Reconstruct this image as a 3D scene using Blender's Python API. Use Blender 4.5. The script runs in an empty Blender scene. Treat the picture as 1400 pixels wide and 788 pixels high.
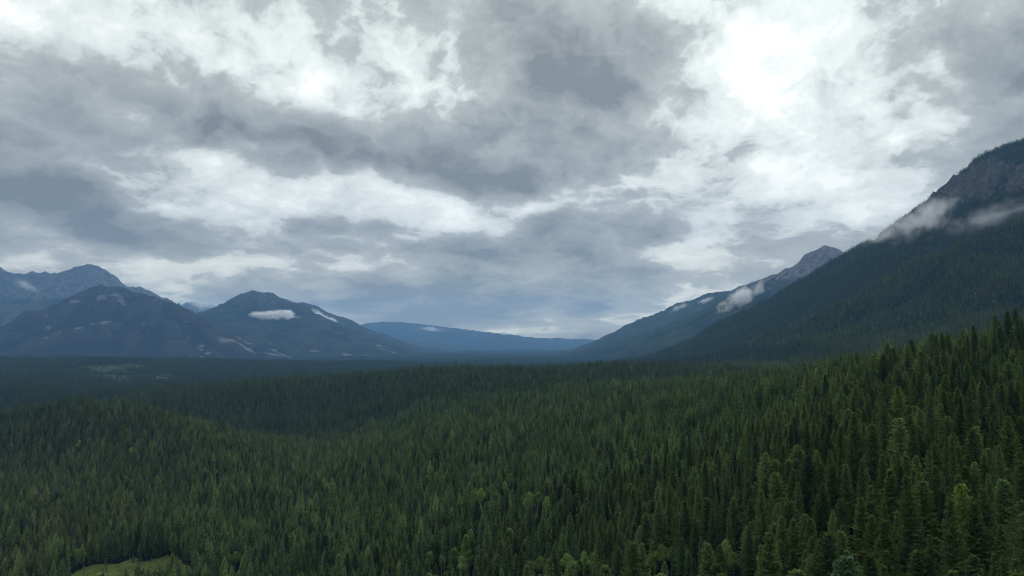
import bpy, math, random
import numpy as np
from mathutils import Vector, Matrix

# ------------------------------------------------------------------ camera, sky, sun, exposure
scene = bpy.context.scene
COL = scene.collection
CAM_H = 220.0                       # camera height above the valley floor (m)
FOC = 960.0                         # focal length in 1400-px units
CX, CY, HOR = 700.0, 394.0, 470.0
PITCH = math.atan((HOR - CY) / FOC)

cam_data = bpy.data.cameras.new("camera")
cam_data.sensor_width = 36.0
cam_data.lens = 36.0 * FOC / 1400.0
cam_data.clip_start = 1.0
cam_data.clip_end = 120000.0
cam = bpy.data.objects.new("camera", cam_data)
cam.location = (0, 0, CAM_H)
cam.rotation_euler = (math.pi / 2 + PITCH, 0, 0)
COL.objects.link(cam)
scene.camera = cam


def ray(px, py):
    """world direction of a picture position, scaled so that y = 1"""
    u, v = (px - CX) / FOC, (CY - py) / FOC
    y = math.cos(PITCH) - math.sin(PITCH) * v
    z = math.sin(PITCH) + math.cos(PITCH) * v
    return Vector((u / y, 1.0, z / y))


def at(px, py, Y):
    d = ray(px, py)
    return (d.x * Y, Y, CAM_H + d.z * Y)


SUN_DIR = ray(1120, 130).normalized()
SUN_EL = math.asin(SUN_DIR.z)
SUN_AZ = math.atan2(SUN_DIR.x, SUN_DIR.y)        # clockwise from +Y

scene.view_settings.view_transform = 'Standard'
scene.view_settings.look = 'None'
scene.view_settings.gamma = 1.0
scene.view_settings.exposure = 0.98
scene.view_settings.use_curve_mapping = False

sun_data = bpy.data.lights.new("sun", 'SUN')
sun_data.energy = 1.4
sun_data.angle = math.radians(40)
sun_data.color = (1.0, 0.97, 0.92)
sun = bpy.data.objects.new("sun", sun_data)
sun.rotation_euler = Vector(SUN_DIR).to_track_quat('Z', 'Y').to_euler()
sun.location = (0, 0, 4000)
COL.objects.link(sun)


class NT:
    """small helper to write node trees"""
    def __init__(self, tree):
        self.t = tree
        tree.nodes.clear()

    def n(self, kind, **kw):
        nd = self.t.nodes.new(kind)
        for k, v in kw.items():
            if k == 'ins':
                for kk, vv in v.items():
                    if isinstance(vv, bpy.types.NodeSocket):
                        self.t.links.new(vv, nd.inputs[kk])
                    else:
                        nd.inputs[kk].default_value = vv
            else:
                setattr(nd, k, v)
        return nd

    def math(self, op, a, b=0.0, c=0.0, clamp=False):
        return self.n('ShaderNodeMath', operation=op, use_clamp=clamp, ins={0: a, 1: b, 2: c}).outputs[0]

    def vmath(self, op, a, b=(0, 0, 0)):
        nd = self.n('ShaderNodeVectorMath', operation=op, ins={0: a})
        if isinstance(b, (int, float)):
            nd.inputs['Scale'].default_value = b
        elif isinstance(b, bpy.types.NodeSocket) and b.type == 'VALUE' and op == 'SCALE':
            self.t.links.new(b, nd.inputs['Scale'])
        elif isinstance(b, bpy.types.NodeSocket):
            self.t.links.new(b, nd.inputs[1])
        else:
            nd.inputs[1].default_value = b
        return nd.outputs[1] if op in ('LENGTH', 'DISTANCE', 'DOT_PRODUCT') else nd.outputs[0]

    def noise(self, vec, scale, detail=6.0, rough=0.55, dist=0.0, col=False):
        nd = self.n('ShaderNodeTexNoise', ins={'Vector': vec, 'Scale': scale, 'Detail': detail,
                                              'Roughness': rough, 'Distortion': dist})
        return nd.outputs['Color'] if col else nd.outputs['Fac']

    def smooth(self, val, a, b, lo=0.0, hi=1.0, kind='SMOOTHSTEP'):
        return self.n('ShaderNodeMapRange', interpolation_type=kind,
                      ins={0: val, 1: a, 2: b, 3: lo, 4: hi}).outputs[0]

    def ramp(self, val, stops):
        nd = self.n('ShaderNodeValToRGB', ins={0: val})
        el = nd.color_ramp.elements
        while len(el) < len(stops):
            el.new(0.5)
        for e, (p, c) in zip(el, stops):
            e.position = p
            e.color = (*c, 1.0)
        return nd.outputs[0]

    def mix(self, fac, a, b, mode='MIX'):
        nd = self.n('ShaderNodeMix', data_type='RGBA', blend_type=mode)
        for sock, v in ((nd.inputs[0], fac), (nd.inputs[6], a), (nd.inputs[7], b)):
            if isinstance(v, bpy.types.NodeSocket):
                self.t.links.new(v, sock)
            else:
                sock.default_value = (*v, 1.0) if isinstance(v, tuple) and len(v) == 3 else v
        return nd.outputs[2]

    def link(self, a, b):
        self.t.links.new(a, b)


# ---- overcast sky: a clear Nishita sky with a cloud deck in front of it, in world directions
world = bpy.data.worlds.new("World")
scene.world = world
world.use_nodes = True
w = NT(world.node_tree)
tc = w.n('ShaderNodeTexCoord')
dirv = w.vmath('NORMALIZE', tc.outputs['Generated'])
sep = w.n('ShaderNodeSeparateXYZ', ins={0: dirv})
dz = w.math('MAXIMUM', sep.outputs[2], 0.0)
den = w.math('ADD', dz, 0.20)                     # a curved, thick deck: finite at the horizon
deck = w.n('ShaderNodeCombineXYZ', ins={0: w.math('DIVIDE', sep.outputs[0], den),
                                        1: w.math('DIVIDE', sep.outputs[1], den), 2: 0.0}).outputs[0]
azel = w.n('ShaderNodeCombineXYZ', ins={0: w.math('ARCTAN2', sep.outputs[0], sep.outputs[1]),
                                        1: w.math('ARCSINE', sep.outputs[2]), 2: 0.0}).outputs[0]


def azel_at(px, py):
    d = ray(px, py).normalized()
    return math.atan2(d.x, d.y), math.asin(d.z)


low = w.math('MULTIPLY', w.math('LOGARITHM', w.math('ADD', dz, 0.11), math.e), 0.60)
flat = w.n('ShaderNodeCombineXYZ', ins={0: sep.outputs[0], 1: sep.outputs[1], 2: low}).outputs[0]   # banks close up towards the horizon
warp1 = w.vmath('SUBTRACT', w.noise(flat, 3.2, 3.0, 0.5, col=True), (0.5, 0.5, 0.5))
warp2 = w.vmath('SUBTRACT', w.noise(flat, 10.0, 4.0, 0.6, col=True), (0.5, 0.5, 0.5))
aw = w.vmath('ADD', azel, w.vmath('ADD', w.vmath('MULTIPLY', warp1, (0.20, 0.085, 0.0)), w.vmath('MULTIPLY', warp2, (0.085, 0.042, 0.0))))
deckw = w.vmath('ADD', deck, w.vmath('ADD', w.vmath('SCALE', warp1, 0.5), w.vmath('SCALE', warp2, 0.22)))
LIGHT_UP = (0.0, 0.0, 0.045)


def billow(shift):
    fl = w.vmath('ADD', flat, shift)
    wv = w.vmath('ADD', fl, w.vmath('SCALE', warp2, 0.11))
    puff = w.n('ShaderNodeTexVoronoi', feature='F1', normalize=True,
               ins={'Vector': wv, 'Scale': 11.0, 'Detail': 2.0, 'Roughness': 0.5, 'Lacunarity': 2.4}).outputs['Distance']
    return w.math('ADD', w.math('MULTIPLY', w.noise(wv, 6.0, 6.0, 0.58), 0.95),
                  w.math('MULTIPLY', w.math('SUBTRACT', 0.75, puff), 0.52))


big = w.noise(w.vmath('ADD', deckw, (3.7, 1.3, 0.0)), 0.9, 4.0, 0.5)
b0, b1 = billow((0, 0, 0)), billow(LIGHT_UP)
thick = w.math('ADD', w.math('MULTIPLY', w.math('SUBTRACT', big, 0.5), 0.45), w.math('MULTIPLY', w.math('SUBTRACT', b0, 0.5), w.smooth(dz, 0.0, 0.22, 1.75, 0.85)))
thick = w.math('ADD', thick, 0.44)
# cloud masses of this particular day: (direction, half sizes in degrees, slope in degrees, depth)
MASSES = [((780, 85), (9.5, 6.0), 0, 0.30), ((760, 165), (6, 2.5), 0, 0.09),
          ((230, 150), (13, 3.2), -8, 0.20), ((520, 210), (14, 3.2), -10, 0.21), ((660, 235), (8, 2.0), 0, 0.10),
          ((40, 235), (9, 4.2), 0, 0.28), ((230, 310), (14, 2.2), -12, 0.20),
          ((1395, 75), (7, 6.5), 0, 0.26), ((1330, 180), (6, 4), 20, 0.10),
          ((780, 325), (11, 2.2), 0, 0.17), ((560, 345), (9, 1.8), 0, 0.12), ((640, 415), (16, 2.0), 0, 0.08), ((640, 455), (40, 1.2), 0, -0.12), ((420, 400), (6, 1.5), 0, 0.10),
          ((1120, 150), (12, 13), 0, -0.12), ((1010, 215), (9, 7), 0, -0.11), ((1180, 270), (6, 5), 0, -0.08),
          ((540, 85), (12, 3.8), -6, -0.17), ((360, 70), (8, 3), 0, -0.12), ((80, 60), (12, 4), 0, -0.12),
          ((480, 285), (12, 2.4), -6, -0.17), ((700, 280), (7, 2), 0, -0.10), ((180, 225), (6, 1.6), -10, -0.14),
          ((430, 365), (10, 1.4), 0, -0.17), ((60, 325), (11, 1.7), -6, -0.20), ((930, 300), (6, 2.4), 0, -0.05),
          ((930, 395), (5, 2.8), 25, -0.18), ((260, 390), (9, 1.6), 0, -0.14), ((1060, 330), (7, 2), 0, 0.05)]
for (px, py), (sx, sy), tilt, amp in MASSES:
    a0, e0 = azel_at(px, py)
    rel = w.vmath('SUBTRACT', aw, (a0, e0, 0.0))
    rot = w.n('ShaderNodeVectorRotate', rotation_type='Z_AXIS', ins={'Vector': rel, 'Angle': -math.radians(tilt)}).outputs[0]
    dd = w.vmath('LENGTH', w.vmath('MULTIPLY', rot, (1 / math.radians(sx), 1 / math.radians(sy), 0.0)))
    thick = w.math('ADD', thick, w.smooth(dd, 0.0, 1.55, amp, 0.0))
# relief: tops of the billows catch the light, undersides lie in shade
relief = w.math('SUBTRACT', b1, b0)
thick = w.math('ADD', thick, w.math('MULTIPLY', relief, 1.2))
# separate decks one below the other: each has its own ragged edge
frag = w.math('MULTIPLY', w.math('SUBTRACT', w.noise(flat, 17.0, 5.0, 0.62, 0.3), 0.5), 0.30)
thick = w.math('MULTIPLY_ADD', w.math('ADD', thick, w.math('MULTIPLY', frag, 0.35)), 0.90, 0.055)
edge_v = w.math('ADD', thick, w.math('MULTIPLY', frag, 0.6))
thick = w.math('ADD', thick, w.smooth(edge_v, 0.32, 0.45, -0.04, 0.04))
thick = w.math('ADD', thick, w.smooth(edge_v, 0.53, 0.65, -0.04, 0.04))
cloudc = w.ramp(thick, [(0.04, (0.59, 0.60, 0.575)), (0.26, (0.525, 0.54, 0.52)), (0.48, (0.405, 0.43, 0.417)),
                        (0.66, (0.250, 0.268, 0.262)), (1.0, (0.112, 0.124, 0.128))])
sdot = w.vmath('DOT_PRODUCT', dirv, tuple(SUN_DIR))
glow = w.math('MULTIPLY', w.smooth(sdot, 0.55, 1.0, 0.94, 1.04), w.math('MULTIPLY_ADD', dz, 0.55, 0.97))   # an overcast sky is brightest overhead
cloudc = w.mix(1.0, cloudc, w.n('ShaderNodeCombineXYZ', ins={0: glow, 1: glow, 2: glow}).outputs[0], 'MULTIPLY')
lowc = w.n('ShaderNodeCombineXYZ', ins={0: w.smooth(dz, 0.0, 0.17, 1.95, 1.0), 1: w.smooth(dz, 0.0, 0.17, 1.72, 1.0), 2: w.smooth(dz, 0.0, 0.17, 1.32, 1.0)}).outputs[0]
cloudc = w.mix(1.0, cloudc, lowc, 'MULTIPLY')     # brightened and warmed towards the horizon to offset the haze
sky = w.n('ShaderNodeTexSky', sky_type='NISHITA', sun_disc=False, sun_elevation=SUN_EL, sun_rotation=SUN_AZ)
bg_sky = w.n('ShaderNodeBackground', ins={0: sky.outputs[0], 1: 0.10})
bg_cloud = w.n('ShaderNodeBackground', ins={0: cloudc, 1: 1.0})
cover = w.smooth(thick, 0.02, 0.16, 0.85, 1.0)
mixs = w.n('ShaderNodeMixShader', ins={0: cover, 1: bg_sky.outputs[0], 2: bg_cloud.outputs[0]})
wout = w.n('ShaderNodeOutputWorld', ins={0: mixs.outputs[0]})
world.cycles.sampling_method = 'MANUAL'
world.cycles.sample_map_resolution = 512

cy = scene.cycles
cy.max_bounces = 16
cy.diffuse_bounces = 3
cy.glossy_bounces = 1
cy.transmission_bounces = 2
cy.volume_bounces = 14
cy.transparent_max_bounces = 4
cy.use_denoising = True
cy.denoising_prefilter = 'NONE'
cy.filter_width = 1.05
cy.caustics_reflective = False
cy.caustics_refractive = False

# ------------------------------------------------------------------ noise in numpy
_prm = np.random.RandomState(7).permutation(256)
_prm = np.concatenate([_prm, _prm, _prm])
_ga = np.random.RandomState(8).rand(256) * 2 * np.pi
_gx, _gy = np.cos(_ga), np.sin(_ga)


def perlin(x, y, seed=0):
    x = np.asarray(x, float) + seed * 17.31
    y = np.asarray(y, float) + seed * 9.77
    xi, yi = np.floor(x).astype(int), np.floor(y).astype(int)
    xf, yf = x - xi, y - yi
    u, v = xf * xf * xf * (xf * (xf * 6 - 15) + 10), yf * yf * yf * (yf * (yf * 6 - 15) + 10)

    def g(ix, iy, dx, dy):
        k = _prm[(_prm[ix & 255] + iy) & 255]
        return _gx[k] * dx + _gy[k] * dy
    a = g(xi, yi, xf, yf)
    b = g(xi + 1, yi, xf - 1, yf)
    c = g(xi, yi + 1, xf, yf - 1)
    d = g(xi + 1, yi + 1, xf - 1, yf - 1)
    return (a + u * (b - a)) * (1 - v) + (c + u * (d - c)) * v


def fbm(x, y, octv=5, seed=0, gain=0.5):
    s, a, f = 0.0, 1.0, 1.0
    for o in range(octv):
        s = s + a * perlin(x * f, y * f, seed + o)
        a *= gain
        f *= 2.03
    return s


def ridged(x, y, octv=5, seed=0, gain=0.5):
    s, a, f, wgt = 0.0, 1.0, 1.0, 1.0
    for o in range(octv):
        r = 1 - np.abs(perlin(x * f, y * f, seed + o)) * 1.9
        r = np.clip(r, 0, 1) ** 2 * wgt
        s = s + a * r
        wgt = np.clip(r * 1.6, 0, 1)
        a *= gain
        f *= 2.07
    return s / 1.8


def sstep(x, a, b):
    t = np.clip((x - a) / (b - a), 0, 1)
    return t * t * (3 - 2 * t)


# ------------------------------------------------------------------ the ground
# canopy heights read off the hillside: (direction in the picture, distance); the trees stand 21 m below
CANOPY = [
    (1750, 700, 130), (1750, 560, 250), (1750, 420, 420), (1750, 400, 700),
    (1400, 788, 165), (1400, 690, 215), (1400, 600, 285), (1400, 510, 400), (1400, 452, 540), (1400, 470, 800), (1400, 478, 1300),
    (1280, 788, 175), (1280, 640, 265), (1280, 540, 420), (1280, 472, 640), (1280, 492, 950), (1280, 492, 1500),
    (1160, 788, 190), (1160, 690, 240), (1160, 600, 355), (1160, 540, 520), (1160, 494, 780), (1160, 510, 1150), (1160, 505, 1800),
    (1000, 788, 260), (1000, 650, 420), (1000, 570, 660), (1000, 516, 1050), (1000, 524, 1500), (1000, 505, 2100), (1000, 494, 2700),
    (860, 788, 330), (860, 650, 560), (860, 572, 900), (860, 525, 1450), (860, 514, 1900), (860, 498, 2400), (860, 496, 3000),
    (700, 788, 430), (700, 660, 700), (700, 575, 1130), (700, 528, 1750), (700, 502, 2450), (700, 505, 3000),
    (590, 788, 500), (590, 660, 790), (590, 580, 1250), (590, 535, 1850), (590, 503, 2450), (590, 510, 3000),
    (480, 788, 560), (480, 680, 820), (480, 615, 1180), (480, 603, 1500), (480, 552, 2050), (480, 508, 2600), (480, 520, 3000),
    (350, 788, 620), (350, 700, 840), (350, 640, 1100), (350, 604, 1330), (350, 600, 1680), (350, 556, 2150), (350, 514, 2600), (350, 525, 3000),
    (270, 788, 640), (270, 690, 880), (270, 620, 1200), (270, 572, 1420), (270, 605, 1750), (270, 550, 2250), (270, 520, 2600), (270, 530, 3000),
    (200, 790, 655), (200, 700, 880), (200, 600, 1330), (200, 549, 1560), (200, 590, 1900), (200, 545, 2300), (200, 529, 2600), (200, 535, 3000),
    (110, 790, 670), (110, 690, 920), (110, 600, 1370), (110, 546, 1640), (110, 580, 2000), (110, 545, 3000),
    (0, 790, 700), (0, 690, 960), (0, 605, 1400), (0, 562, 1800), (0, 565, 2400), (0, 550, 3000),
    (-250, 760, 700), (-250, 610, 1400), (-250, 570, 1900), (-250, 555, 3000),
]
_cp = []
for px, py, Y in CANOPY:
    X, Yy, Z = at(px, py, Y)
    _cp.append((math.atan2(X, Yy), math.log(math.hypot(X, Yy)), Z - 21.0))
_cp = np.array(_cp)
_ca, _cr, _cz = _cp[:, 0], _cp[:, 1], _cp[:, 2]
A_SC, R_SC = 1.0, 0.55


def _tps(d2):
    return 0.5 * d2 * np.log(d2 + 1e-9)


def _d2(a, r):
    return ((a[:, None] - _ca[None]) / A_SC) ** 2 + ((r[:, None] - _cr[None]) * R_SC) ** 2


_n = len(_cp)
_M = np.zeros((_n + 3, _n + 3))
_M[:_n, :_n] = _tps(_d2(_ca, _cr)) + np.eye(_n) * 2e-4
_P = np.stack([np.ones(_n), _ca, _cr], 1)
_M[:_n, _n:] = _P
_M[_n:, :_n] = _P.T
_sol = np.linalg.solve(_M, np.concatenate([_cz, np.zeros(3)]))


def _hill(a, r):
    out = np.empty(len(a))
    for i in range(0, len(a), 20000):
        aa, rr = a[i:i + 20000], r[i:i + 20000]
        out[i:i + 20000] = _tps(_d2(aa, rr)) @ _sol[:_n] + _sol[_n] + _sol[_n + 1] * aa + _sol[_n + 2] * rr
    return out


AL, AR = math.radians(-42), math.radians(45)


def ground_z(x, y):
    x, y = np.asarray(x, float).ravel(), np.asarray(y, float).ravel()
    r = np.hypot(x, y)
    a = np.arctan2(x, y)
    ac = np.clip(a, AL, AR)
    lr = np.log(np.clip(r, 130, 3150))
    h = _hill(ac, lr)
    # behind the camera the slope runs on across the valley side
    back = np.where(a > AR, (a - AR), np.where(a < AL, AL - a, 0)) / (math.pi - 0.76)
    h = h * (1 - sstep(back, 0, 1)) + 110.0 * sstep(back, 0, 1)
    h = h * sstep(r, 20, 150) + 120.0 * (1 - sstep(r, 20, 150))
    h = h + (fbm(x / 240, y / 240, 3, 3) * 9.0 + fbm(x / 70, y / 70, 2, 5) * 3.0) * sstep(r, 150, 700)
    # valley floor beyond
    fl = 4.0 + fbm(x / 1300, y / 1300, 5, 11) * 42.0
    X0, Y0, _ = at(20, 492, 5600)
    fl = fl + 92 * np.exp(-((x - X0 + 0.1 * (y - Y0)) / 950) ** 2 - ((y - Y0) / 850) ** 2)
    X0, Y0, _ = at(150, 502, 5300)
    fl = fl + 60 * np.exp(-((x - X0) / 420) ** 2 - ((y - Y0) / 600) ** 2)
    X0, Y0, _ = at(330, 500, 6400)
    fl = fl + 50 * np.exp(-((x - X0) / 900) ** 2 - ((y - Y0) / 700) ** 2)
    t = sstep(r, 2500, 3700)
    z = h * (1 - t) + fl * t
    return z


def shape_mesh(name, V, F, mats, smooth=True):
    me = bpy.data.meshes.new(name)
    V = np.asarray(V, dtype=np.float32)
    F = np.asarray(F, dtype=np.int32)
    me.vertices.add(len(V))
    me.vertices.foreach_set('co', V.ravel())
    k = F.shape[1]
    me.loops.add(F.size)
    me.loops.foreach_set('vertex_index', F.ravel())
    me.polygons.add(len(F))
    me.polygons.foreach_set('loop_start', np.arange(0, F.size, k, dtype=np.int32))
    me.update(calc_edges=True)
    me.validate()
    if smooth:
        me.polygons.foreach_set('use_smooth', np.ones(len(F), dtype=bool))
    for m in (mats if isinstance(mats, (list, tuple)) else [mats]):
        me.materials.append(m)
    return me


def link(name, data, parent=None, label=None, category=None, group=None, kind=None):
    o = bpy.data.objects.new(name, data)
    COL.objects.link(o)
    if parent is not None:
        o.parent = parent
    for k, v in (('label', label), ('category', category), ('group', group), ('kind', kind)):
        if v:
            o[k] = v
    return o


def grid_faces(nu, nv, wrap=False):
    i, j = np.meshgrid(np.arange(nu if wrap else nu - 1), np.arange(nv - 1), indexing='ij')
    i, j = i.ravel(), j.ravel()
    i2 = (i + 1) % nu
    return np.stack([i * nv + j, i2 * nv + j, i2 * nv + j + 1, i * nv + j + 1], 1)


def new_mat(name):
    m = bpy.data.materials.new(name)
    m.use_nodes = True
    return m, NT(m.node_tree)


# ground material: mossy forest floor close by, the closed canopy of the valley floor far away, with clearings
def ground_material():
    m, t = new_mat("forest_floor")
    pos = t.n('ShaderNodeNewGeometry').outputs['Position']
    n1 = t.noise(pos, 0.0009, 6, 0.6)
    n2 = t.noise(pos, 0.012, 5, 0.6)
    n3 = t.noise(pos, 0.07, 5, 0.65)
    c = t.ramp(n3, [(0.35, (0.010, 0.018, 0.013)), (0.65, (0.026, 0.038, 0.024))])
    c2 = t.ramp(n2, [(0.35, (0.7, 0.75, 0.8)), (0.65, (1.1, 1.1, 1.0))])
    c = t.mix(1.0, c, c2, 'MULTIPLY')
    vor = t.n('ShaderNodeTexVoronoi', ins={'Vector': pos, 'Scale': 0.0016, 'Randomness': 1.0})
    far = t.smooth(t.vmath('LENGTH', pos), 3600, 5200)
    cl = t.math('MULTIPLY', t.smooth(n1, 0.60, 0.68), far)
    c = t.mix(t.math('MULTIPLY', cl, 0.5), c, (0.045, 0.060, 0.036))
    bump = t.n('ShaderNodeBump', ins={'Strength': 1.0, 'Distance': 14.0, 'Height': n3})
    b = t.n('ShaderNodeBsdfPrincipled', ins={'Base Color': c, 'Roughness': 0.95, 'Specular IOR Level': 0.0,
                                             'Normal': bump.outputs[0]})
    t.n('ShaderNodeOutputMaterial', ins={0: b.outputs[0]})
    return m


az = np.concatenate([np.radians(np.arange(-60, 60, 0.25)), np.radians(np.arange(60, 300, 3.0))])
rr = np.concatenate([np.geomspace(4, 140, 14)[:-1], np.geomspace(140, 3800, 240)[:-1]])
edge = np.minimum(24500 / np.maximum(np.abs(np.sin(az)), 1e-6), np.where(np.cos(az) > 0, 36000, 9000) / np.maximum(np.abs(np.cos(az)), 1e-6))
outer = 3800 * (edge[:, None] / 3800) ** np.linspace(0, 1, 70)[None]       # on to the edge of the land
RR = np.concatenate([np.repeat(rr[None], len(az), 0), outer], 1)
AZ = np.repeat(az[:, None], RR.shape[1], 1)
rr = RR[0]
gx, gy = (np.sin(AZ) * RR).ravel(), (np.cos(AZ) * RR).ravel()
gz = ground_z(gx, gy)
link("ground", shape_mesh("ground", np.stack([gx, gy, gz], 1), grid_faces(len(az), len(rr), True)[:, ::-1], ground_material()),
     label="mossy forest floor and wide wooded valley floor under the trees", category="ground", kind="structure")


# ------------------------------------------------------------------ mountains
def mountain_material(name, forest, rock, scree, scale=1.0):
    m, t = new_mat(name)
    geo = t.n('ShaderNodeNewGeometry')
    pos = geo.outputs['Position']
    att = t.n('ShaderNodeAttribute', attribute_name='rock').outputs['Fac']
    att2 = t.n('ShaderNodeAttribute', attribute_name='scree').outputs['Fac']
    n1 = t.noise(pos, 0.035 / scale, 5, 0.65)
    n2 = t.noise(pos, 0.006 / scale, 6, 0.6)
    st = t.vmath('MULTIPLY', pos, (1.0, 1.0, 0.35))
    n3 = t.noise(st, 0.018 / scale, 7, 0.7)
    dark = tuple(v * 0.45 for v in forest)
    lite = tuple(v * 1.35 for v in forest)
    cf = t.ramp(n1, [(0.36, dark), (0.62, lite)])
    cf = t.mix(1.0, cf, t.ramp(n2, [(0.3, (0.75, 0.8, 0.85)), (0.7, (1.2, 1.15, 1.0))]), 'MULTIPLY')
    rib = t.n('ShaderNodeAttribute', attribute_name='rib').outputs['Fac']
    cf = t.mix(1.0, cf, t.ramp(rib, [(0.15, (0.55, 0.62, 0.68)), (0.5, (1.0, 1.0, 1.0)), (0.9, (1.55, 1.40, 1.36))]), 'MULTIPLY')   # draws darker, ribs paler, by curvature
    cr = t.ramp(n3, [(0.32, tuple(v * 0.32 for v in rock)), (0.5, rock), (0.68, tuple(v * 1.8 for v in rock))])
    edge = t.math('ADD', att, t.math('MULTIPLY', t.math('SUBTRACT', n1, 0.5), 1.1))
    edge = t.math('ADD', edge, t.math('MULTIPLY', t.math('SUBTRACT', n2, 0.5), 0.7))
    c = t.mix(t.smooth(edge, 0.38, 0.62), cf, cr)
    e2 = t.math('ADD', att2, t.math('MULTIPLY', t.math('SUBTRACT', n2, 0.5), 1.8))
    c = t.mix(t.smooth(e2, 0.55, 0.75), c, scree)
    hgt = t.mix(t.smooth(edge, 0.38, 0.62), n1, n3)
    bump = t.n('ShaderNodeBump', ins={'Strength': 0.9, 'Distance': 22.0 * scale, 'Height': hgt})
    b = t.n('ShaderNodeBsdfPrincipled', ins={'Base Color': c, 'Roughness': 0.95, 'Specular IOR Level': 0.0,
                                             'Normal': bump.outputs[0]})
    t.n('ShaderNodeOutputMaterial', ins={0: b.outputs[0]})
    return m


class Mountain:
    def __init__(self, crests, seed, gully=0.16, gfreq=1 / 420.0, base=-30.0, jag=8.0, warp=60.0):
        """crests: list of (points [(px,py,Y)...], steepness, power)"""
        self.seed, self.gully, self.gfreq, self.base, self.warp = seed, gully, gfreq, float(base), warp
        self.C = []
        for k, (pts, s, pw) in enumerate(crests):
            P = np.array([at(*p) for p in pts])
            seg = np.hypot(np.diff(P[:, 0]), np.diff(P[:, 1]))
            L = np.concatenate([[0], np.cumsum(seg)])
            n = max(60, int(L[-1] / 45))
            tt = np.linspace(0, L[-1], n)
            Q = np.stack([np.interp(tt, L, P[:, i]) for i in range(3)], 1)
            Q[:, 2] += fbm(tt / 260, tt * 0 + seed + k, 4, seed) * jag
            self.C.append((Q, tt, s, pw, seed * 5 + k * 3))

    def z(self, x, y):
        x, y = np.asarray(x, float).ravel(), np.asarray(y, float).ravel()
        wx = x + fbm(x / 500, y / 500, 3, self.seed + 1) * self.warp
        wy = y + fbm(x / 500, y / 500, 3, self.seed + 2) * self.warp
        best = np.full(len(x), self.base)
        for Q, tt, s, pw, sd in self.C:
            hh = Q[:, 2] - self.base
            D = pw * np.maximum(hh, 5) / s
            for i in range(0, len(x), 8000):
                dx = wx[i:i + 8000, None] - Q[None, :, 0]
                dy = wy[i:i + 8000, None] - Q[None, :, 1]
                d = np.sqrt(dx * dx + dy * dy)
                p = hh[None] * np.clip(1 - d / D[None], 0, 1) ** pw
                j = p.argmax(1)
                k = np.arange(len(j))
                v = p[k, j]
                dj = d[k, j]
                u = tt[j] * self.gfreq
                q = dj / np.maximum(D[j], 1)
                gl = ridged(u + 0.25 * fbm(x[i:i + 8000] / 700, y[i:i + 8000] / 700, 3, sd), q * 1.6, 4, sd) - 0.42
                amp = self.gully * hh[j] * np.clip(q * 3.2, 0, 1) * np.clip((1 - q) * 1.4, 0, 1)
                v = v + gl * amp + self.base
                b = best[i:i + 8000]
                np.maximum(b, v, out=b)
        iso = ridged(x / 330, y / 330, 4, self.seed + 9) - 0.45
        hi = np.clip((best - self.base) / 500, 0, 1)
        return best + iso * 38 * hi * (self.gully / 0.16)


MTN = []


def make_mountain(name, mt, box, res, mat, label, rockf, screef=None, conv=0.45, crag=0.0):
    x0, x1, y0, y1 = box
    nx, ny = int((x1 - x0) / res) + 1, int((y1 - y0) / res) + 1
    X, Y = np.meshgrid(np.linspace(x0, x1, nx), np.linspace(y0, y1, ny), indexing='ij')
    Z = mt.z(X, Y).reshape(nx, ny)
    dzx, dzy = np.gradient(Z, X[1, 0] - X[0, 0], Y[0, 1] - Y[0, 0])
    sl = np.hypot(dzx, dzy)
    blur = Z
    for _ in range(4):
        pad = np.pad(blur, 2, mode='edge')
        blur = sum(pad[i:i + nx, j:j + ny] for i in range(0, 5, 2) for j in range(0, 5, 2)) / 9.0
    rock = np.clip(rockf(X, Y, Z, sl), 0, 1)
    rock = np.clip(rock + conv * rock * np.clip((Z - blur) / (res * 0.25), -1, 1), 0, 1)
    if crag:      # broken ledges and buttresses where the rock is bare
        Z = Z + crag * rock * (ridged(X / 130, Y / 130, 5, 99) - 0.45) + crag * 0.5 * rock * (ridged(X / 60, Y / 200, 3, 98) - 0.4)
    scr = np.clip(screef(X, Y, Z, sl), 0, 1) if screef else np.zeros_like(Z)
    # the lowest skirts stay under the ground sheet
    V = np.stack([X.ravel(), Y.ravel(), Z.ravel()], 1)
    F = grid_faces(nx, ny)
    zz = Z.ravel()
    gg = ground_z(V[:, 0], V[:, 1])
    keep = (zz > gg - 40)[F].any(1)
    F = F[keep]
    used = np.unique(F)
    remap = np.full(len(V), -1)
    remap[used] = np.arange(len(used))
    V, F = V[used], remap[F]
    me = shape_mesh(name, V, F, mat)
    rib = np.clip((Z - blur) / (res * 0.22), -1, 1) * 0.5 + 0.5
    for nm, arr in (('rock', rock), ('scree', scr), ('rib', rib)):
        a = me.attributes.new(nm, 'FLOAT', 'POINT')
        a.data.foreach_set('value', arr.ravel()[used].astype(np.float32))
    link(name, me, label=label, category="mountain", kind="structure")
    return dict(x0=x0, y0=y0, dx=X[1, 0] - X[0, 0], dy=Y[0, 1] - Y[0, 0], Z=Z, rock=rock)


def bilin(g, key, x, y):
    A = g[key]
    u = np.clip((x - g['x0']) / g['dx'], 0, A.shape[0] - 1.001)
    v = np.clip((y - g['y0']) / g['dy'], 0, A.shape[1] - 1.001)
    i, j = u.astype(int), v.astype(int)
    fu, fv = u - i, v - j
    return (A[i, j] * (1 - fu) * (1 - fv) + A[i + 1, j] * fu * (1 - fv) + A[i, j + 1] * (1 - fu) * fv + A[i + 1, j + 1] * fu * fv)


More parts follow.
